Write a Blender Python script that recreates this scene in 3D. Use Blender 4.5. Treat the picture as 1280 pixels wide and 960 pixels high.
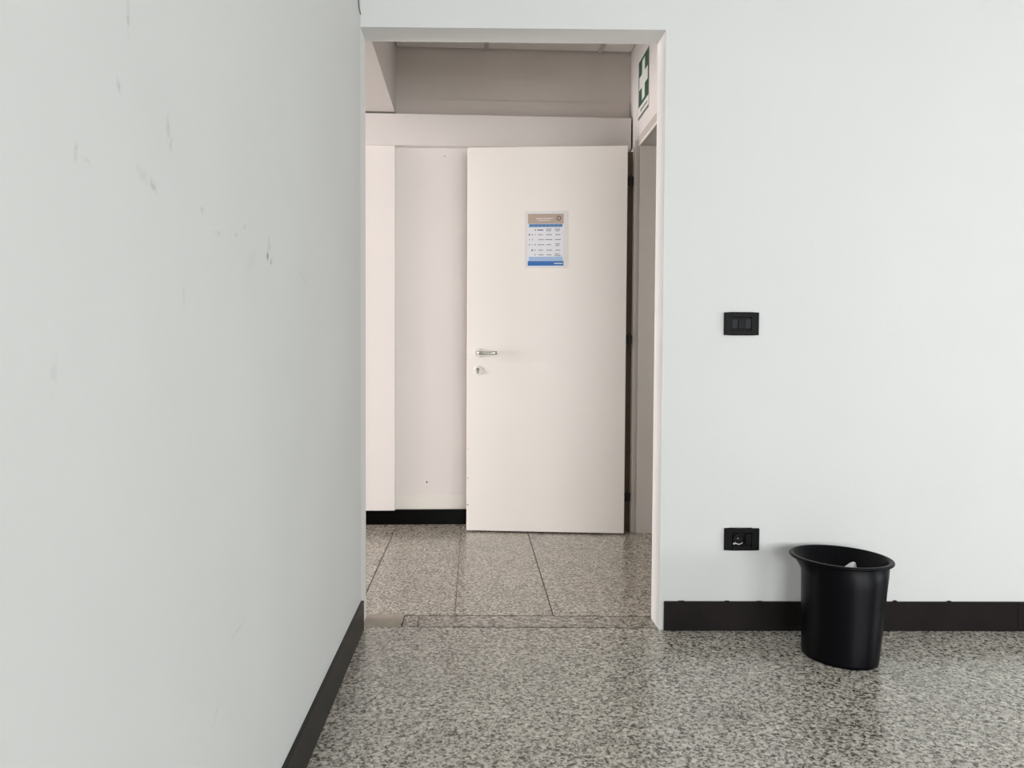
import bpy, bmesh, math, random
from mathutils import Vector, Matrix
random.seed(7)
S = bpy.context.scene
for o in list(bpy.data.objects): bpy.data.objects.remove(o)
C = S.collection

# ------------------------------------------------------------------ camera
cam = bpy.data.cameras.new('camera'); camo = bpy.data.objects.new('camera', cam); C.objects.link(camo)
F_PX, YAW, PITCH, ROLL, HC = 984.9554, 0.049, 0.0345, -0.0053, 0.97
cam.sensor_fit = 'HORIZONTAL'; cam.sensor_width = 36.0; cam.lens = 36.0 * F_PX / 1280
fw = Vector((math.sin(YAW)*math.cos(PITCH), math.cos(YAW)*math.cos(PITCH), -math.sin(PITCH)))
rt0 = Vector((math.cos(YAW), -math.sin(YAW), 0)); up0 = rt0.cross(fw)
c_, s_ = math.cos(ROLL), math.sin(ROLL)
rt = c_*rt0 - s_*up0; up = s_*rt0 + c_*up0
# image x axis = rt0 cos - up0 sin
camo.matrix_world = Matrix(((rt.x, up.x, -fw.x, 0), (rt.y, up.y, -fw.y, 0), (rt.z, up.z, -fw.z, HC), (0, 0, 0, 1)))
cam.clip_start = 0.02
S.camera = camo

# ------------------------------------------------------------------ world, lights, exposure
w = bpy.data.worlds.new('overcast_sky'); S.world = w; w.use_nodes = True
w.node_tree.nodes['Background'].inputs[0].default_value = (0.80, 0.90, 1.0, 1)
w.node_tree.nodes['Background'].inputs[1].default_value = 1.0

def area(name, loc, rot, sx, sy, power, col, spread=180):
    l = bpy.data.lights.new(name, 'AREA'); l.shape = 'RECTANGLE'; l.size = sx; l.size_y = sy
    l.energy = power; l.color = col; l.spread = math.radians(spread)
    o = bpy.data.objects.new(name, l); C.objects.link(o); o.location = loc; o.rotation_euler = rot
    return o
R90 = math.pi/2
# daylight through the two rear windows of the room (behind the photographer) and the corridor's end window
area('daylight_room_window', (0.85, -2.62, 1.08), (R90, 0, 0), 1.5, 1.3, 76, (0.975, 0.985, 0.98))
area('daylight_room_window_far', (2.95, -2.62, 1.08), (R90, 0, 0), 1.5, 1.3, 62, (0.975, 0.985, 0.98))
area('daylight_room_window_side', (5.48, 0.3, 1.05), (0, R90, 0), 1.3, 1.8, 66, (0.96, 0.985, 0.99))
area('daylight_corridor_window', (-6.4, 3.75, 1.2), (0, -R90, 0), 2.0, 1.4, 312, (1.0, 0.935, 0.915))
area('side_room_fill_light', (2.38, 3.30, 1.40), (0, R90, 0), 1.4, 0.8, 5, (1.0, 0.95, 0.92))  # added lamp with no window behind it, brightens the door jamb

S.view_settings.view_transform = 'Standard'; S.view_settings.look = 'None'
S.view_settings.gamma = 1; S.view_settings.use_curve_mapping = False
S.view_settings.exposure = 0.385

# ------------------------------------------------------------------ helpers
def lin(r, g, b):
    f = lambda c: (c/255/12.92) if c/255 <= 0.04045 else ((c/255+0.055)/1.055)**2.4
    return (f(r), f(g), f(b), 1)

def mat(name, col, rough=0.5, metal=0.0, spec=0.5, bump=0.0, bscale=60, var=0.0, vscale=3.0):
    m = bpy.data.materials.new(name); m.use_nodes = True
    nt = m.node_tree; b = nt.nodes['Principled BSDF']
    b.inputs['Base Color'].default_value = col; b.inputs['Roughness'].default_value = rough
    b.inputs['Metallic'].default_value = metal; b.inputs['Specular IOR Level'].default_value = spec
    geo = nt.nodes.new('ShaderNodeNewGeometry')
    if var:
        n = nt.nodes.new('ShaderNodeTexNoise'); n.inputs['Scale'].default_value = vscale; n.inputs['Detail'].default_value = 4
        nt.links.new(geo.outputs['Position'], n.inputs['Vector'])
        mr = nt.nodes.new('ShaderNodeMapRange'); mr.inputs[1].default_value = 0.3; mr.inputs[2].default_value = 0.7
        mr.inputs[3].default_value = 1-var; mr.inputs[4].default_value = 1+var
        nt.links.new(n.outputs[0], mr.inputs[0])
        mx = nt.nodes.new('ShaderNodeVectorMath'); mx.operation = 'SCALE'
        mx.inputs[0].default_value = col[:3]; nt.links.new(mr.outputs[0], mx.inputs['Scale'])
        nt.links.new(mx.outputs[0], b.inputs['Base Color'])
    if bump:
        n2 = nt.nodes.new('ShaderNodeTexNoise'); n2.inputs['Scale'].default_value = bscale; n2.inputs['Detail'].default_value = 3
        nt.links.new(geo.outputs['Position'], n2.inputs['Vector'])
        bp = nt.nodes.new('ShaderNodeBump'); bp.inputs['Strength'].default_value = bump; bp.inputs['Distance'].default_value = 0.002
        nt.links.new(n2.outputs[0], bp.inputs['Height']); nt.links.new(bp.outputs[0], b.inputs['Normal'])
    return m

def granite(name, tint=(1, 1, 1), scale=1.0):
    m = bpy.data.materials.new(name); m.use_nodes = True
    nt = m.node_tree; L = nt.links.new; N = nt.nodes.new; b = nt.nodes['Principled BSDF']
    geo = N('ShaderNodeNewGeometry'); oi = N('ShaderNodeObjectInfo')
    off = N('ShaderNodeVectorMath'); off.operation = 'SCALE'; off.inputs[0].default_value = (3, 5, 7)
    L(oi.outputs['Random'], off.inputs['Scale'])
    add = N('ShaderNodeVectorMath'); add.operation = 'ADD'; L(geo.outputs['Position'], add.inputs[0]); L(off.outputs[0], add.inputs[1])
    n1 = N('ShaderNodeTexNoise'); n1.inputs['Scale'].default_value = 90*scale; n1.inputs['Detail'].default_value = 2.5; n1.inputs['Roughness'].default_value = 0.62
    n1.inputs['Distortion'].default_value = 0.8
    L(add.outputs[0], n1.inputs['Vector'])
    cr = N('ShaderNodeValToRGB'); e = cr.color_ramp.elements
    cols = [(0.36, lin(62, 58, 55)), (0.435, lin(112, 107, 100)), (0.485, lin(152, 147, 138)), (0.56, lin(178, 173, 164)), (0.68, lin(205, 201, 192))]
    e[0].position, e[0].color = cols[0]; e[1].position, e[1].color = cols[-1]
    for p, c in cols[1:-1]:
        k = e.new(p); k.color = c
    L(n1.outputs[0], cr.inputs[0])
    n2 = N('ShaderNodeTexNoise'); n2.inputs['Scale'].default_value = 9; n2.inputs['Detail'].default_value = 3; L(add.outputs[0], n2.inputs['Vector'])
    mr = N('ShaderNodeMapRange'); mr.inputs[1].default_value = .3; mr.inputs[2].default_value = .7; mr.inputs[3].default_value = .92; mr.inputs[4].default_value = 1.06
    L(n2.outputs[0], mr.inputs[0])
    sc = N('ShaderNodeVectorMath'); sc.operation = 'SCALE'; L(cr.outputs[0], sc.inputs[0]); L(mr.outputs[0], sc.inputs['Scale'])
    ml = N('ShaderNodeVectorMath'); ml.operation = 'MULTIPLY'; L(sc.outputs[0], ml.inputs[0]); ml.inputs[1].default_value = tint
    L(ml.outputs[0], b.inputs['Base Color'])
    b.inputs['Roughness'].default_value = 0.20; b.inputs['Specular IOR Level'].default_value = 0.5
    return m

def scuffed(m, axis, marks):
    """adds grey scuff marks (position along the wall, height, half length, half width, angle, strength) to a wall paint"""
    nt = m.node_tree; L = nt.links.new; N = nt.nodes.new; b = nt.nodes['Principled BSDF']
    geo = N('ShaderNodeNewGeometry'); sep = N('ShaderNodeSeparateXYZ'); L(geo.outputs['Position'], sep.inputs[0])
    nz = N('ShaderNodeTexNoise'); nz.inputs['Scale'].default_value = 90; nz.inputs['Detail'].default_value = 3; L(geo.outputs['Position'], nz.inputs['Vector'])
    acc = None
    cmb = N('ShaderNodeCombineXYZ'); L(sep.outputs[axis], cmb.inputs[0]); L(sep.outputs[2], cmb.inputs[1])
    for (a, z, hl, hw, ang, st) in marks:
        mp = N('ShaderNodeMapping'); mp.vector_type = 'TEXTURE'
        mp.inputs['Location'].default_value = (a, z, 0); mp.inputs['Rotation'].default_value = (0, 0, math.radians(ang)); mp.inputs['Scale'].default_value = (hl, hw, 1)
        L(cmb.outputs[0], mp.inputs[0])
        ln = N('ShaderNodeVectorMath'); ln.operation = 'LENGTH'; L(mp.outputs[0], ln.inputs[0])
        mr = N('ShaderNodeMapRange'); mr.inputs[1].default_value = 0.25; mr.inputs[2].default_value = 1.0; mr.inputs[3].default_value = st; mr.inputs[4].default_value = 0
        L(ln.outputs['Value'], mr.inputs[0])
        if acc is None: acc = mr.outputs[0]
        else:
            ad = N('ShaderNodeMath'); ad.operation = 'MAXIMUM'; L(acc, ad.inputs[0]); L(mr.outputs[0], ad.inputs[1]); acc = ad.outputs[0]
    nm = N('ShaderNodeMapRange'); nm.inputs[1].default_value = .35; nm.inputs[2].default_value = .6; L(nz.outputs[0], nm.inputs[0])
    mu = N('ShaderNodeMath'); mu.operation = 'MULTIPLY'; L(acc, mu.inputs[0]); L(nm.outputs[0], mu.inputs[1])
    mix = N('ShaderNodeMix'); mix.data_type = 'RGBA'; L(mu.outputs[0], mix.inputs['Factor'])
    src = b.inputs['Base Color'].links[0].from_socket
    L(src, mix.inputs['A']); mix.inputs['B'].default_value = lin(100, 100, 98)
    L(mix.outputs['Result'], b.inputs['Base Color'])
    return m

def box(bm, x0, x1, y0, y1, z0, z1, mi=0):
    x0, x1 = min(x0, x1), max(x0, x1); y0, y1 = min(y0, y1), max(y0, y1); z0, z1 = min(z0, z1), max(z0, z1)
    v = [bm.verts.new(p) for p in ((x0,y0,z0),(x1,y0,z0),(x1,y1,z0),(x0,y1,z0),(x0,y0,z1),(x1,y0,z1),(x1,y1,z1),(x0,y1,z1))]
    fs = []
    for f in ((0,3,2,1),(4,5,6,7),(0,1,5,4),(1,2,6,5),(2,3,7,6),(3,0,4,7)):
        fc = bm.faces.new([v[i] for i in f]); fc.material_index = mi; fs.append(fc)
    return v, fs

def obj(name, bm, m, parent=None, smooth=False, bevel=0, seg=2):
    me = bpy.data.meshes.new(name)
    bm.normal_update(); bm.to_mesh(me); bm.free()
    for mm in (m if isinstance(m, (list, tuple)) else [m]): me.materials.append(mm)
    o = bpy.data.objects.new(name, me); C.objects.link(o)
    if smooth:
        for p in me.polygons: p.use_smooth = True
    if bevel:
        md = o.modifiers.new('bevel', 'BEVEL'); md.width = bevel; md.segments = seg; md.limit_method = 'ANGLE'; md.angle_limit = math.radians(40)
    if parent: o.parent = parent
    return o

def boxes(name, lst, m, parent=None, bevel=0, seg=2, warp=None):
    bm = bmesh.new()
    for b in lst: box(bm, *b)
    if warp:
        for v in bm.verts: v.co = warp(v.co)
    return obj(name, bm, m, parent, bevel=bevel, seg=seg)

def cyl(bm, c, axis, r0, r1, h, n=24, caps=True):
    """frustum from c along axis ('x','y','z') with radii r0, r1"""
    ax = {'x': Vector((1,0,0)), 'y': Vector((0,1,0)), 'z': Vector((0,0,1))}[axis]
    u = Vector((0,0,1)) if axis != 'z' else Vector((1,0,0)); v = ax.cross(u); c = Vector(c)
    a = [bm.verts.new(c + (u*math.cos(t)+v*math.sin(t))*r0) for t in [2*math.pi*i/n for i in range(n)]]
    b = [bm.verts.new(c + ax*h + (u*math.cos(t)+v*math.sin(t))*r1) for t in [2*math.pi*i/n for i in range(n)]]
    for i in range(n): bm.faces.new((a[i], a[(i+1)%n], b[(i+1)%n], b[i]))
    if caps: bm.faces.new(a[::-1]); bm.faces.new(b)
    bmesh.ops.recalc_face_normals(bm, faces=bm.faces)

def tube(bm, pts, rad, n=12):
    pts = [Vector(p) for p in pts]; rings = []
    for i, p in enumerate(pts):
        t = (pts[min(i+1, len(pts)-1)] - pts[max(i-1, 0)]).normalized()
        u = t.cross(Vector((0,0,1)));
        if u.length < 1e-3: u = t.cross(Vector((1,0,0)))
        u.normalize(); v = u.cross(t)
        r = rad[i] if isinstance(rad, (list, tuple)) else rad
        ru, rv = r if isinstance(r, (list, tuple)) else (r, r)
        rings.append([bm.verts.new(p + u*math.cos(a)*ru + v*math.sin(a)*rv) for a in [2*math.pi*k/n for k in range(n)]])
    for a, b in zip(rings, rings[1:]):
        for k in range(n): bm.faces.new((a[k], a[(k+1)%n], b[(k+1)%n], b[k]))
    bm.faces.new(rings[0][::-1]); bm.faces.new(rings[-1])
    bmesh.ops.recalc_face_normals(bm, faces=bm.faces)

def tag(o, label=None, cat=None, kind=None, group=None):
    if label: o['label'] = label
    if cat: o['category'] = cat
    if kind: o['kind'] = kind
    if group: o['group'] = group
    return o

def empty(name, loc, rz=0):
    o = bpy.data.objects.new(name, None); C.objects.link(o); o.location = loc; o.rotation_euler = (0, 0, rz); o.empty_display_size = .05
    return o

def struct(o): o['kind'] = 'structure'; return o

# ------------------------------------------------------------------ materials
ALB = 0.80
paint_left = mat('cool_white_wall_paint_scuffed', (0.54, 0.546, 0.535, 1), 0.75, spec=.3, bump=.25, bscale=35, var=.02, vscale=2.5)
scuffed(paint_left, 1, [
    (0.926, 1.276, .014, .007, -50, .30), (0.829, 1.177, .016, .005, 80, .33), (0.852, 1.171, .012, .005, -20, .25),
    (1.070, 1.265, .030, .008, 95, .25), (1.080, 1.249, .014, .006, 80, .28), (1.021, 1.183, .022, .009, -25, .35),
    (0.990, 1.190, .03, .012, -10, .15), (1.198, 1.185, .012, .006, 0, .30), (1.266, 1.162, .022, .005, 5, .28), (1.411, 1.195, .014, .006, 20, .30),
    (1.360, 1.174, .012, .006, 0, .25), (1.572, 1.186, .022, .012, 80, .30), (1.562, 1.163, .014, .012, 60, .8), (1.590, 1.156, .016, .008, 20, .7), (0.953, 1.364, .03, .006, 90, .32),
    (1.884, 1.150, .05, .008, -15, .18), (1.241, 0.407, .030, .004, 40, .25), (1.35, .50, .06, .004, 5, .2), (1.12, 1.05, .02, .006, 90, .15),
    (0.78, 0.95, .03, .008, 80, .12), (1.45, 1.14, .05, .02, 30, .10)])
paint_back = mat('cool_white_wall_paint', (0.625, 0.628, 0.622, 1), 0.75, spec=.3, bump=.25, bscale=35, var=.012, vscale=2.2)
paint_room = mat('white_room_paint', (0.78, 0.79, 0.785, 1), 0.8, spec=.3)
paint_cor = mat('warm_white_corridor_paint', (0.60, 0.575, 0.56, 1), 0.75, spec=.3, bump=.15, bscale=35, var=.015, vscale=2.5)
paint_upper = mat('greyish_corridor_upper_paint', (0.66, 0.615, 0.57, 1), 0.85, spec=.25, var=.03, vscale=3)
panel_mat = mat('white_lacquered_panel', (0.86, 0.815, 0.795, 1), 0.55, spec=.35, var=.012, vscale=2)
door_mat = mat('off_white_lacquered_door', (0.895, 0.86, 0.825, 1), 0.42, spec=.4, var=.012, vscale=1.5)
frame_mat = mat('greige_door_frame_shaded', (0.42, 0.395, 0.365, 1), 0.5, spec=.35)  # same frame as jamb_mat, shade put into this darker copy
ceil_tile_mat = mat('mineral_ceiling_tile', (0.78, 0.76, 0.735, 1), 0.9, spec=.2, bump=.4, bscale=180)
ceil_grid_mat = mat('ceiling_grid_metal', (0.48, 0.46, 0.44, 1), 0.5)
bb_black = mat('black_skirting_stone', lin(20, 19, 16), 0.4, spec=.2, var=.15, vscale=12)
bb_brown = mat('dark_brown_skirting', lin(25, 20, 19), 0.5, spec=.12, var=.25, vscale=9, bump=.2, bscale=30)
bb_far = mat('glossy_black_skirting', lin(4, 3, 3), 0.3, spec=.08)
granite_room = granite('speckled_grey_granite', (1.19, 1.195, 1.18))
granite_cor = granite('speckled_warm_granite', (1.05, 1.03, 0.99), 1.1)
granite_thr = granite('coarse_threshold_granite', (0.86, 0.85, 0.82), 0.85)
grout = mat('dark_floor_grout', lin(56, 50, 43), 0.8)
cement = mat('smoothed_cement_patch', lin(160, 151, 139), 0.6, var=.1, vscale=25)
black_plastic = mat('black_bin_plastic', lin(6, 6, 10), 0.36, spec=.11, bump=.06, bscale=500)
plate_black = mat('black_switch_plastic', lin(5, 5, 7), 0.4, spec=.08)
rocker_mat = mat('charcoal_rocker_plastic', lin(24, 26, 31), 0.4, spec=.12)
hole_mat = mat('socket_hole_black', lin(3, 3, 3), 0.7)
chrome = mat('satin_chrome', (0.72, 0.70, 0.66, 1), 0.22, metal=1)
steel_dark = mat('dark_hinge_steel', lin(30, 26, 23), 0.5, metal=.3)
latch_mat = mat('latch_steel', (0.45, 0.43, 0.40, 1), 0.35, metal=1)
paper = mat('white_tissue_paper', (0.80, 0.80, 0.82, 1), 0.9, spec=.2)

# ------------------------------------------------------------------ large structure
NS, DN, XL, XR, HT, TH = -0.0375, 2.7724, -0.3947, 0.664, 2.107, 0.125
near = lambda x: DN + NS*x
lx = lambda y: XL - 0.0048*(DN - y)
shear = lambda co: Vector((co.x, co.y + NS*co.x, co.z))
FAR = 4.580; RWX = 0.904; CZ = 2.722; RZ = 3.0; XE = 5.5

# room floor, corridor slabs, threshold
bm = bmesh.new()
TS = -.045                                  # the threshold lies a little askew, like the wall
pts = [(-0.6, -2.6), (XE+.1, -2.6), (XE+.1, 2.7935+TS*(XE+.1)), (-0.6, 2.7935-TS*.6)]
lo = [bm.verts.new((x, y, -.06)) for x, y in pts]; hi = [bm.verts.new((x, y, 0)) for x, y in pts]
bm.faces.new(lo[::-1]); bm.faces.new(hi)
for i in range(4): bm.faces.new((lo[i], lo[(i+1)%4], hi[(i+1)%4], hi[i]))
floor = struct(obj('floor', bm, granite_room))
boxes('grout_bed', [(-6.6, 2.6, 2.60, 4.75, -.08, -.0010)], grout, floor)
jx = [-0.4353 + .3692*k for k in range(-16, 3)] + [2.5]
for k in range(len(jx)-1):
    g0, g1 = [.0012 if abs(j+.0661) < .01 else .0022 for j in (jx[k], jx[k+1])]
    x0, x1 = jx[k]+g0, jx[k+1]-g1
    bm = bmesh.new(); v, f = box(bm, x0, x1, 2.9305, FAR+.03, -.03, 0)
    for q in v:
        if q.co.y < 3.5: q.co.y += TS*q.co.x
    o = obj('slab', bm, granite_cor, floor, bevel=.0008, seg=1)
# threshold strip inside the thickness of the wall: three stones, then a patch of cement at its left end
for a, b in ((-0.252, -0.2000), (-0.1970, 0.690)):
    bm = bmesh.new(); v, f = box(bm, a, b, 2.8025, 2.9215, -.03, 0)
    for q in v: q.co.y += TS*q.co.x
    obj('threshold_stone', bm, granite_thr, floor, bevel=.0008, seg=1)
bm = bmesh.new(); n = 9
top = []
for i in range(n):
    for j in range(5):
        x = -.50 + .245*i/(n-1); y = 2.790 + .142*j/4 + TS*x
        if i == n-1: x += random.uniform(-.006, .004)
        if j == 0: y += random.uniform(-.004, .005)
        top.append(bm.verts.new((x, y, .0006 + random.uniform(0, .0012))))
for i in range(n-1):
    for j in range(4): bm.faces.new((top[i*5+j], top[(i+1)*5+j], top[(i+1)*5+j+1], top[i*5+j+1]))
r = bmesh.ops.extrude_face_region(bm, geom=bm.faces[:])
for g in r['geom']:
    if isinstance(g, bmesh.types.BMVert): pass
for v in top: v.co.z = -.02
bmesh.ops.recalc_face_normals(bm, faces=bm.faces)
obj('cement_patch', bm, cement, floor, smooth=False)

# left wall of the room (runs up to the opening)
bm = bmesh.new()
pl = [(lx(-2.6), -2.6), (lx(DN+.0148), DN+.0148), (-0.56, DN+.0148), (-0.56, -2.6)]
lo = [bm.verts.new((x, y, -.02)) for x, y in pl]; hi = [bm.verts.new((x, y, RZ)) for x, y in pl]
bm.faces.new(lo); bm.faces.new(hi[::-1])
for i in range(4): bm.faces.new((lo[i], hi[i], hi[(i+1)%4], lo[(i+1)%4]))
bmesh.ops.recalc_face_normals(bm, faces=bm.faces)
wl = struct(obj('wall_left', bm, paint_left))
# back wall with the opening to the corridor
bm = bmesh.new()
Y0, Y1 = DN, DN + TH
box(bm, XR, XE+.1, Y0, Y1, -.02, RZ); box(bm, -.6, XR, Y0, Y1, HT, RZ); box(bm, -6.6, XL, Y0+.0002, Y1, -.02, RZ)
for v in bm.verts: v.co = shear(v.co)
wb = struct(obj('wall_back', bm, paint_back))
struct(boxes('wall_right', [(XE, XE+.12, -2.6, -.6, -.02, RZ), (XE, XE+.12, 1.2, 2.8, -.02, RZ), (XE, XE+.12, -.6, 1.2, -.02, .40), (XE, XE+.12, -.6, 1.2, 1.70, RZ)], paint_room))
struct(boxes('wall_rear', [(-.6, .2, -2.6, -2.4, -.02, RZ), (1.7, 2.2, -2.6, -2.4, -.02, RZ), (3.7, XE+.1, -2.6, -2.4, -.02, RZ),
                    (.2, 1.7, -2.6, -2.4, -.02, .42), (2.2, 3.7, -2.6, -2.4, -.02, .42), (.2, 1.7, -2.6, -2.4, 1.74, RZ), (2.2, 3.7, -2.6, -2.4, 1.74, RZ)], paint_room))
struct(boxes('ceiling', [(-.6, XE+.1, -2.6, 2.9, RZ, RZ+.1)], mat('grey_room_ceiling', (.36, .36, .355, 1), .85)))

# corridor shell
struct(boxes('wall_far', [(-6.6, 2.5, FAR, FAR+.12, -.02, 2.9)], paint_upper))
struct(boxes('wall_corridor_right', [(RWX, RWX+.115, 4.305, FAR, -.02, CZ+.1), (RWX, RWX+.115, 2.87, 3.40, -.02, CZ+.1), (RWX, RWX+.115, 3.40, 4.305, 2.15, CZ+.1)], paint_cor))
struct(boxes('wall_corridor_left', [(-6.7, -6.5, 2.9, 3.05, -.02, 2.9), (-6.7, -6.5, 4.4, FAR+.1, -.02, 2.9), (-6.7, -6.5, 3.05, 4.4, 2.25, 2.9), (-6.7, -6.5, 3.05, 4.4, -.02, .25)], paint_cor))
struct(boxes('wall_side_room', [(2.4, 2.5, 2.8, FAR+.1, -.02, 2.9)], paint_room))
struct(boxes('soffit', [(-6.6, -.447, 2.95, FAR, 2.342, CZ+.1)], paint_cor)).name = 'trim_1'
# suspended ceiling of the corridor: grid and tiles
cc = struct(boxes('ceiling_corridor', [(-6.6, 2.5, 2.8, FAR+.1, CZ+.03, CZ+.2)], mat('dark_ceiling_void', (.06, .055, .05, 1), .9)))
txs = [-.5865 + .6535*k - .0 for k in range(0, 5)]
tys = [FAR - .006 - .6535*k for k in range(0, 4)]
runs = []
for x in txs: runs.append((x-.0125, x+.0125, 2.92, FAR-.004, CZ, CZ+.012))
for x in runs: boxes('grid_runner', [x], ceil_grid_mat, cc)
for y in tys[1:]: boxes('grid_runner', [(-.445, RWX, y-.0125, y+.0125, CZ-.0004, CZ+.012)], ceil_grid_mat, cc)
for i in range(len(txs)-1):
    for j in range(3):
        a, b = txs[i]+.006, txs[i+1]-.006
        if a > RWX: continue
        a = max(a, -.44); b = min(b, RWX-.004)
        boxes('ceiling_tile', [(a, b, tys[j+1]+.006, tys[j]-.012, CZ+.005, CZ+.02)], ceil_tile_mat, cc)

# far wall build-up: header beam, post, recessed panel, low strip, black skirting
struct(boxes('trim_2', [(-6.5, .893, 4.500, FAR, 2.158, 2.332)], mat('matt_white_beam_paint', (.765, .725, .705, 1), .7, spec=.3, var=.012, vscale=2), bevel=.002))
struct(boxes('trim_3', [(-.66, -.447, 4.522, FAR, .084, 2.158)], panel_mat, bevel=.002))
pn = struct(boxes('trim_4', [(-.447, .70, 4.556, FAR, .168, 2.158)], panel_mat))
struct(boxes('trim_5', [(-.447, .70, 4.550, FAR, .086, .168)], mat('ivory_low_strip', (.86, .83, .77, 1), .5), bevel=.0015))
struct(boxes('trim_6', [(-6.5, .893, 4.570, FAR, 2.332, 2.435)], mat('upper_wall_band', (.665, .61, .57, 1), .85)))
struct(boxes('gap_shade_post', [(.836, .8715, 4.335, FAR, 0, 2.100)], mat('shadow_strip_brown', lin(112, 98, 82), .8)))  # dark post standing in for the shaded gap beside the hinge edge
bm = bmesh.new(); cyl(bm, (-.267, 4.5565, .243), 'y', .0045, .0045, -.003, 12); obj('screw', bm, hole_mat, pn)
bm = bmesh.new(); cyl(bm, (-.168, 4.5565, 2.112), 'y', .004, .003, -.004, 12); obj('screw', bm, latch_mat, pn)
struct(boxes('baseboard_far', [(-6.5, .80, 4.537, FAR, 0, .085)], bb_far, bevel=.001))

# skirtings of the room
bm = bmesh.new()
ys = [-2.4, -.6, .9, DN+.014]
box(bm, 0, .0105, 0, 1, 0, .1045)
bl = None
bm.free()
for a, b in zip(ys, ys[1:]):
    bm = bmesh.new(); v, f = box(bm, 0, .0105, a, b-.0008, 0, .1045)
    for q in bm.verts: q.co.x += lx(q.co.y)
    if bl is None: bl = struct(obj('baseboard_left', bm, bb_black, bevel=.001))
    else: obj('board', bm, bb_black, bl, bevel=.001)
xs = [0.680, 1.944, 3.10, XE]; br = None
for a, b in zip(xs, xs[1:]):
    bm = bmesh.new(); box(bm, a, b-.0012, DN-.0105, DN, 0, .1045)
    for v in bm.verts: v.co = shear(v.co)
    if br is None: br = struct(obj('baseboard_back', bm, bb_brown, bevel=.001))
    else: obj('board', bm, bb_brown, br, bevel=.001)
# lumps of old glue and paint along the top edge of the board
for x, l, h in ((0.742, .02, .002), (0.905, .016, .0022), (1.505, .012, .004), (1.70, .012, .003), (1.02, .02, .0015)):
    bm = bmesh.new(); box(bm, x-l/2, x+l/2, DN-.008, DN, .104, .1045+h)
    for v in bm.verts: v.co = shear(v.co)
    obj('paint_lump', bm, bb_brown, br, bevel=.001)

# door frame in the right corridor wall
jamb_mat = mat('door_jamb_lit', (.80, .755, .70, 1), .5, spec=.35)  # lighter copy of the frame paint, light put into its colour
df = struct(boxes('trim_8', [(RWX-.003, RWX, 4.305, 4.466, 0, 2.172)], frame_mat))
boxes('frame_stop', [(.8735, RWX, 4.292, 4.338, 0, 2.150)], jamb_mat, df, bevel=.002)
boxes('frame_reveal', [(RWX-.002, RWX+.115, 4.283, 4.305, 0, 2.12)], jamb_mat, df)
boxes('frame_head', [(RWX-.012, RWX+.115, 3.378, 4.305, 2.120, 2.172)], frame_mat, df, bevel=.002)
boxes('frame_jamb', [(RWX-.012, RWX+.115, 3.378, 3.40, 0, 2.12), (RWX-.012, RWX, 3.33, 3.378, 0, 2.172)], frame_mat, df)
boxes('frame_bead', [(RWX-.006, RWX-.001, 4.280, 4.288, 0, 2.124), (RWX-.014, RWX-.004, 3.40, 4.290, 2.116, 2.126)], mat('pale_frame_bead', (.74, .70, .65, 1), .4), df, bevel=.003)

# ------------------------------------------------------------------ door leaf, open across the corridor
DA = math.atan2(-.101, .861); DW = .8665; DZ = .008; DH = 2.100
door = empty('door_1', (-.036, 4.340, 0), DA); struct(door)
tag(door, 'off-white flush door standing open across the corridor', 'door')
boxes('leaf', [(0, DW, 0, .042, DZ, DZ+DH)], door_mat, door, bevel=.0025)
# lock face plate in the leaf's edge
lp = boxes('latch_plate', [(-.0015, .004, .010, .032, .86, 1.05)], latch_mat, door, bevel=.0005)
boxes('latch_bolt', [(-.010, .0, .014, .028, .955, .975)], latch_mat, lp, bevel=.003)
# lever handle
bm = bmesh.new(); cyl(bm, (.066, .0005, .9905), 'y', .0255, .0235, -.009, 32)
rs = obj('handle_rosette', bm, mat('white_handle_rosette', (.78, .76, .73, 1), .35), door, bevel=.0015)
bm = bmesh.new()
lv = [(.066, -.007, .9905), (.066, -.030, .9905), (.0675, -.044, .9905), (.075, -.051, .9905), (.090, -.053, .990), (.112, -.053, .9895), (.135, -.052, .9895), (.155, -.050, .990), (.170, -.046, .990), (.1735, -.044, .990)]
tube(bm, lv, [(.010,.010), (.010,.010), (.011,.0115), (.011,.0125), (.009,.0105), (.007,.008), (.007,.0085), (.007,.010), (.006,.0095), (.003,.005)], 16)
obj('lever_handle', bm, chrome, door, smooth=True)
bm = bmesh.new(); cyl(bm, (.064, .0005, .8945), 'y', .0245, .0230, -.006, 32)
es = obj('keyhole_rosette', bm, mat('white_keyhole_rosette', (.77, .75, .73, 1), .35), door, bevel=.0015)
bm = bmesh.new(); cyl(bm, (.061, -.005, .9010), 'y', .0075, .0075, -.0022, 20); box(bm, .0575, .0645, -.0072, -.005, .879, .900)
obj('cylinder_lock', bm, mat('dull_brass_cylinder', (.22, .19, .17, 1), .4, metal=.7), es)
# hinges: barrel with two leaves each
HX = DW + .018
for z in (.204, 1.068, 1.925):
    bm = bmesh.new(); cyl(bm, (HX, .030, z-.028), 'z', .0065, .0065, .056, 16)
    cyl(bm, (HX, .030, z-.034), 'z', .003, .0065, .006, 16); cyl(bm, (HX, .030, z+.028), 'z', .0065, .003, .006, 16)
    h = obj('hinge', bm, steel_dark, door)
    boxes('hinge_leaf', [(DW-.002, HX, .028, .032, z-.024, z+.024)], steel_dark, h)
    boxes('hinge_leaf', [(HX, DW+.034, .028, .032, z-.024, z+.024)], steel_dark, h)
# chips in the lacquer along the closing edge
for z, s in ((.300, .004), (.152, .005), (.46, .003)):
    bm = bmesh.new(); cyl(bm, (.006, -.0006, z), 'y', s, s*.7, .0012, 7); obj('chip', bm, frame_mat, door)

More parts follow.
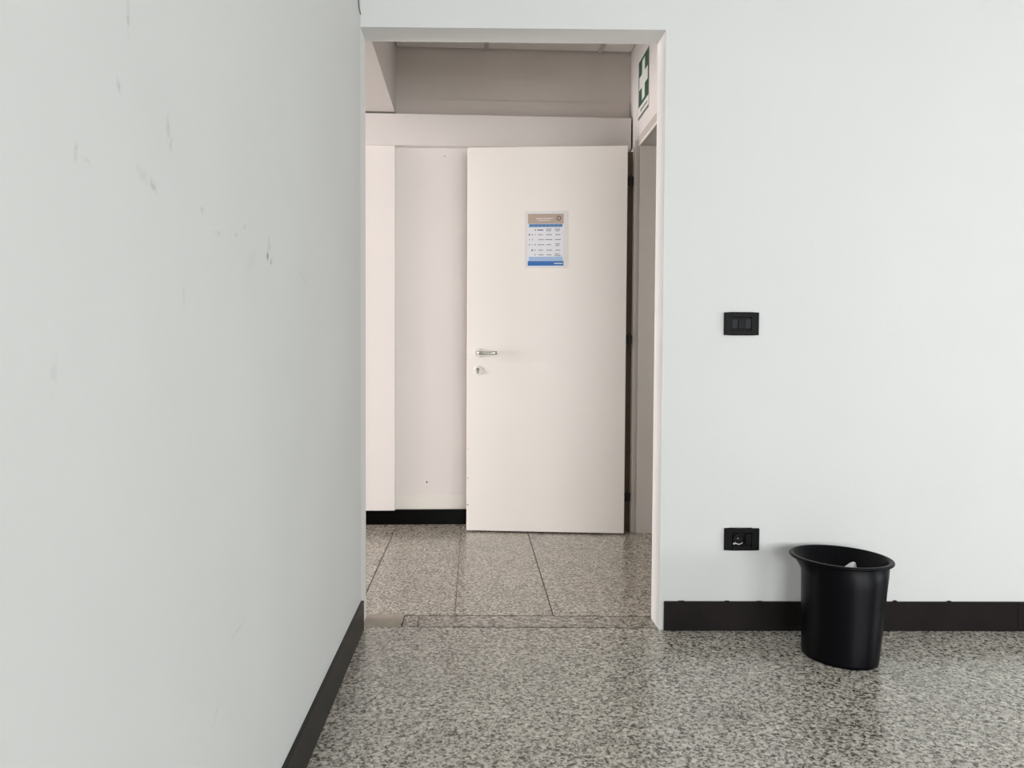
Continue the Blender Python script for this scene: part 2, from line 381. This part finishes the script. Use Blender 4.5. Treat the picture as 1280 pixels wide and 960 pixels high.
# ------------------------------------------------------------------ notice on the door
ca, sa = math.cos(DA), math.sin(DA)
nx, nz0, nz1 = .3155, 1.452, 1.761
px = lambda x, y: (-.036 + ca*x - sa*y, 4.340 + sa*x + ca*y, 0)
bx, by, _ = px(nx, -.0003)
no = empty('notice', (bx, by, nz0), DA)
tag(no, 'laminated white notice with beige and blue bands taped to the open door', 'notice')
pw, ph = .2323, .309
film = bpy.data.materials.new('clear_laminate_film'); film.use_nodes = True
fb = film.node_tree.nodes['Principled BSDF']; fb.inputs['Base Color'].default_value = (.80, .79, .775, 1); fb.inputs['Roughness'].default_value = .18
fb.inputs['Alpha'].default_value = 1.0
boxes('laminate_pouch', [(0, pw, -.0006, 0, 0, ph)], film, no)
page_m = mat('white_printed_page', (.80, .81, .87, 1), .35)
boxes('page', [(.013, .211, -.0010, -.0006, .008, .301)], page_m, no)
def flat(name, rects, m):
    bm = bmesh.new()
    for (x0, x1, z0, z1) in rects:
        v = [bm.verts.new(p) for p in ((x0, -.00115, z0), (x1, -.00115, z0), (x1, -.00115, z1), (x0, -.00115, z1))]
        bm.faces.new(v)
    return obj(name, bm, m, no)
flat('header_band', [(.0155, .209, .241, .2945)], mat('beige_header_print', lin(186, 166, 152), .35))
flat('title_band', [(.0215, .204, .2225, .2395)], mat('pale_blue_print', lin(106, 150, 196), .35))
flat('light_footer_band', [(.0215, .205, .0395, .0625)], mat('light_blue_print', lin(165, 190, 225), .35))
flat('blue_footer_band', [(.0155, .210, .0135, .0390)], mat('blue_print', lin(30, 105, 180), .35))
ink = mat('grey_ink', lin(112, 110, 120), .5); dark = mat('dark_ink', lin(58, 58, 68), .5); whi = mat('white_ink', (.8, .8, .8, 1), .5)
def flat2(name, rects, m):
    o = flat(name, rects, m); o.location.y = -.00012; return o
rows = [.207, .1815, .155, .1275, .0975, .0725]
tx = []; ic = []
for r, z in enumerate(rows):
    for c, (x0, x1) in enumerate(((.070, .106), (.112, .152), (.162, .196))):
        nl = 2 if (c == 2 and r in (0, 3, 5)) or (r == 0 and c == 1) else 1
        for k in range(nl):
            zz = z + (.0045 if nl == 2 else 0) - k*.009
            x = x0 + random.uniform(0, .006); xe = x1 - random.uniform(0, .010)
            while x < xe:
                wl_ = random.uniform(.003, .008); tx.append((x, min(x+wl_, xe), zz-.0022, zz+.0022)); x += wl_ + .0013
    for x in (.024, .040, .056):
        if random.random() < .8:
            s = random.uniform(.002, .0045); (ic if r in (0, 3, 4) and x > .03 else tx).append((x-s, x+s, z-s, z+s))
for o in (flat2('text_lines', tx, ink), flat2('pictograms', ic + [(.068, .084, .2045, .2095), (.086, .100, .2045, .2095)], dark)): o['kind'] = 'stuff'
flat2('header_lettering', [(.062+.013*k, .072+.013*k, .266, .271) for k in range(7)] + [(.070+.011*k, .079+.011*k, .256, .2595) for k in range(6)], whi)
flat2('footer_lettering', [(.160+.0095*k, .167+.0095*k, .023, .029) for k in range(5)], whi)
flat2('title_lettering', [(.03+.022*k, .045+.022*k, .2285, .2335) for k in range(8)], mat('deep_blue_ink', lin(62, 92, 130), .5))
bm = bmesh.new(); n = 20
ro = [(.0125, .0075)]
for k in range(n):
    a, b = 2*math.pi*k/n, 2*math.pi*(k+1)/n
    bm.faces.new([bm.verts.new((.184 + q*math.cos(t), -.00127, .270 + q*math.sin(t))) for q, t in ((.0135, a), (.0135, b), (.0078, b), (.0078, a))][::-1])
obj('round_emblem', bm, mat('taupe_ink', lin(118, 100, 92), .5), no)

# ------------------------------------------------------------------ first aid sign on the right corridor wall
SY0, SY1, SZ0, SZ1 = 4.092, 4.338, 2.268, 2.580
sg = empty('first_aid_sign', (RWX, (SY0+SY1)/2, SZ0)); tag(sg, 'green first aid sign with white cross high on the corridor wall', 'sign')
hy = (SY1-SY0)/2; H = SZ1-SZ0
boxes('plate', [(-.0035, 0, -hy, hy, 0, H)], mat('white_sign_plastic', (.66, .66, .64, 1), .4), sg, bevel=.001)
boxes('green_field', [(-.0042, -.0035, -hy, hy, .066, H)], mat('green_sign_print', lin(26, 78, 58), .4), sg)
cz = .066 + (H-.066)/2; a1, a2 = .034, .104
bm = bmesh.new(); cr = [(-a1,-a2),(a1,-a2),(a1,-a1),(a2,-a1),(a2,a1),(a1,a1),(a1,a2),(-a1,a2),(-a1,a1),(-a2,a1),(-a2,-a1),(-a1,-a1)]
va = [bm.verts.new((-.0042, y, cz+z)) for y, z in cr]; vb = [bm.verts.new((-.0048, y, cz+z)) for y, z in cr]
bm.faces.new(vb[::-1])
for i in range(12): bm.faces.new((va[i], va[(i+1)%12], vb[(i+1)%12], vb[i]))
bmesh.ops.recalc_face_normals(bm, faces=bm.faces)
obj('white_cross', bm, mat('white_cross_print', (.66, .69, .66, 1), .4), sg)
bm = bmesh.new()
x = -hy + .03
for wd in (.008, .012, .010, .012, .012, .010, .012, .009, .012, .012, .011, .012, .010, .009):
    box(bm, -.0039, -.0035, x, x+wd-.003, .034, .047); x += wd + .0015
obj('caption', bm, mat('grey_caption_print', lin(96, 104, 98), .5), sg)
boxes('edge_shadow', [(-.0050, -.0035, -hy, hy, .002, .014)], mat('painted_edge_shadow', lin(92, 92, 88), .5), sg)  # shadow of the plate's lower edge, painted as a dark strip

# ------------------------------------------------------------------ switch and socket on the back wall
WA = math.atan(NS)
def wall_root(name, xc, z0):
    return empty(name, (xc, near(xc), z0), WA)
def plate(root, W, Hh):
    """frame with an open window, 45 x 67 mm insert area"""
    ow, oh, iw, ih, t = W/2, Hh/2, .0345*W/.122*1.0, .0225, .009
    bm = bmesh.new(); zc = Hh/2
    box(bm, -ow, -iw, -t, 0, 0, Hh); box(bm, iw, ow, -t, 0, 0, Hh); box(bm, -iw, iw, -t, 0, 0, zc-ih); box(bm, -iw, iw, -t, 0, zc+ih, Hh)
    bmesh.ops.remove_doubles(bm, verts=bm.verts, dist=1e-5)
    o = obj('cover_plate', bm, plate_black, root, bevel=.0015)
    boxes('mounting_frame', [(-iw, iw, -.0035, 0, zc-ih, zc+ih)], plate_black, root)
    return iw, ih, zc
sw = wall_root('light_switch', .9405, 1.0505); tag(sw, 'black rectangular light switch halfway up the white wall', 'light switch')
iw, ih, zc = plate(sw, .122, .0795)
# centre rocker between two blank modules, each standing in the window
def wedge(name, x0, x1, y_top, y_bot, parent, m):
    bm = bmesh.new(); v, f = box(bm, x0, x1, -.0035, -.0075, zc-.0165, zc+.0165)
    for q in bm.verts:
        if q.co.y < -.005: q.co.y = -(y_top if q.co.z > zc else y_bot)
    return obj(name, bm, m, parent, bevel=.0008)
wedge('blank_module', -iw+.001, -.0125, .0070, .0070, sw, rocker_mat)
wedge('rocker', -.0115, .0115, .0080, .0115, sw, rocker_mat)
wedge('blank_module', .0125, iw-.001, .0070, .0070, sw, rocker_mat)

so = wall_root('wall_socket', .953, .2885); tag(so, 'black power socket low on the white wall beside the waste bin', 'socket')
iw, ih, zc = plate(so, .124, .078)
# schuko well: ring, sunk bottom, pin holes, two earth clips
bm = bmesh.new(); n = 40; cx = -.011; R0, R1 = .0195, .0212
def ring(r, y): return [bm.verts.new((cx + r*math.cos(2*math.pi*k/n), y, zc + r*math.sin(2*math.pi*k/n))) for k in range(n)]
rs_ = [ring(R1, -.0036), ring(R1, -.0098), ring(R0, -.0100), ring(R0-.0008, -.0040)]
for a, b in zip(rs_, rs_[1:]):
    for k in range(n): bm.faces.new((a[k], a[(k+1)%n], b[(k+1)%n], b[k]))
bm.faces.new(rs_[-1]); bmesh.ops.recalc_face_normals(bm, faces=bm.faces)
well = obj('socket_well', bm, plate_black, so)
bm = bmesh.new()
for dx in (-.0095, 0, .0095): cyl(bm, (cx+dx, -.0040, zc), 'y', .0027, .0027, -.0005, 14)
obj('pin_holes', bm, hole_mat, well)
bm = bmesh.new(); cyl(bm, (cx-.0035, -.0043, zc+.004), 'y', .0020, .0012, -.002, 12); obj('contact_screw', bm, chrome, well)
bm = bmesh.new(); pts_ = [(cx + .0172*math.cos(t), -.0075, zc + .0172*math.sin(t)) for t in [math.radians(215 + 10*i) for i in range(12)]]
tube(bm, pts_, .0016, 8); obj('earth_clip', bm, mat('dull_metal_clip', (.5, .5, .5, 1), .35, metal=1), well, smooth=True)
boxes('earth_tab', [(cx-.0205, cx-.0095, -.0095, -.0036, zc-.0175, zc-.0125)], mat('dull_metal_tab', (.55, .55, .55, 1), .4, metal=1), well, bevel=.001)
boxes('blank_module', [(.0125, iw-.001, -.0090, -.0035, zc-.0195, zc+.0195)], plate_black, so, bevel=.0012)
boxes('module_rib', [(-iw+.002, -.0335, -.0085, -.0035, zc-.019, zc+.019)], plate_black, so, bevel=.001)

# ------------------------------------------------------------------ waste bin
BX, BY = 1.205, 2.508
bin_ = empty('waste_bin', (BX, BY, 0), math.atan2(-.834, .552))
tag(bin_, 'black plastic oval waste bin on the floor against the back wall', 'waste bin')
HB = .320
def oval(bm, a, b, z, dx=0, dy=0, n=64):
    out = []
    for k in range(n):
        t = 2*math.pi*k/n
        out.append(bm.verts.new((dx + a*math.cos(t), dy + b*math.sin(t), z)))
    return out
RIMC = (1.211, 2.521); TOPC = (1.214, 2.499); BOTC = (1.189, 2.472)
iv = Matrix.Rotation(-math.atan2(-.834, .552), 3, 'Z')
def cen(z):
    t = max(0, min(1, z/.300))
    c = Vector((BOTC[0]+(TOPC[0]-BOTC[0])*t, BOTC[1]+(TOPC[1]-BOTC[1])*t, 0))
    q = max(0, min(1, (z-.272)/.036)); c = c.lerp(Vector((RIMC[0], RIMC[1], 0)), q)      # the wall flares out under the rim
    d = iv @ (c - Vector((BX, BY, 0))); return d.x, d.y
prof_out = [(.117, .092, 0.0), (.1225, .0960, .003), (.1245, .0970, .012), (.1285, .101, .08), (.1325, .107, .16), (.1365, .113, .24), (.1385, .1155, .272), (.1455, .1240, .290), (.1530, .133, .3085)]
lip = [(.1600, .1410, .3095), (.1655, .1455, .3115), (.1670, .1470, .3145), (.1660, .1460, .3180), (.1620, .1425, .3200), (.1540, .1345, .3185)]
prof_in = [(.1500, .1305, .3120), (.1430, .1215, .290), (.1355, .1125, .270), (.1305, .106, .16), (.126, .098, .08), (.1235, .0945, .012), (.118, .089, .0055)]
def skin(bm, R):
    for a, b in zip(R, R[1:]):
        n = len(a)
        for k in range(n): bm.faces.new((a[k], a[(k+1)%n], b[(k+1)%n], b[k]))
ov = lambda bm, L_: [oval(bm, a, b, z, *cen(z)) for a, b, z in L_]
bm = bmesh.new(); rings = ov(bm, prof_out); lr = ov(bm, lip[-1:]); inner = ov(bm, prof_in)
skin(bm, rings + lr + inner); bm.faces.new(rings[0][::-1]); bm.faces.new(inner[-1])
bmesh.ops.recalc_face_normals(bm, faces=bm.faces)
obj('body', bm, black_plastic, bin_, smooth=True)
bm = bmesh.new()
R = ov(bm, [(.1505, .1305, .3065)] + lip[:5] + [(.1530, .1335, .3195)])
skin(bm, R + [R[0]]); bmesh.ops.recalc_face_normals(bm, faces=bm.faces)
obj('rim', bm, black_plastic, bin_, smooth=True)

# crumpled tissue standing in the bin
def crumpled(name, loc, pts_r, n, seed, m):
    rnd = random.Random(seed); bm = bmesh.new(); R = []
    for (x, y, z, r) in pts_r:
        ring_ = []
        for k in range(n):
            t = 2*math.pi*k/n; q = r*rnd.uniform(.55, 1.2)
            ring_.append(bm.verts.new((x + q*math.cos(t), y + q*.7*math.sin(t), z + rnd.uniform(-.006, .006))))
        R.append(ring_)
    skin(bm, R); bm.faces.new(R[0][::-1]); bm.faces.new(R[-1])
    bmesh.ops.recalc_face_normals(bm, faces=bm.faces)
    o = obj(name, bm, m); o.location = loc
    md = o.modifiers.new('soften', 'SUBSURF'); md.levels = 1; md.render_levels = 1
    return o
ti = crumpled('crumpled_tissue', (1.215, 2.480, .0062), [(0, 0, .006, .025), (.002, .004, .05, .036), (.008, .014, .10, .034), (.018, .030, .16, .034), (.026, .048, .21, .036),
      (.030, .058, .24, .036), (.034, .064, .258, .032), (.042, .068, .268, .025), (.054, .072, .276, .012), (.060, .072, .284, .005)], 11, 3, paper)
tag(ti, 'crumpled white tissue showing inside the black waste bin', 'tissue')

# ------------------------------------------------------------------ thin cable hanging in the corner above the opening
bm = bmesh.new()
tube(bm, [(-.391, 2.715, RZ), (-.391, 2.715, 2.6), (-.3905, 2.713, 2.3), (-.3905, 2.712, 2.17), (-.3895, 2.722, 2.145), (-.387, 2.738, 2.128)], .0022, 8)
tag(obj('cable', bm, mat('grey_cable', lin(98, 96, 92), .6), smooth=True), 'thin grey cable end hanging in the left wall corner', 'cable')
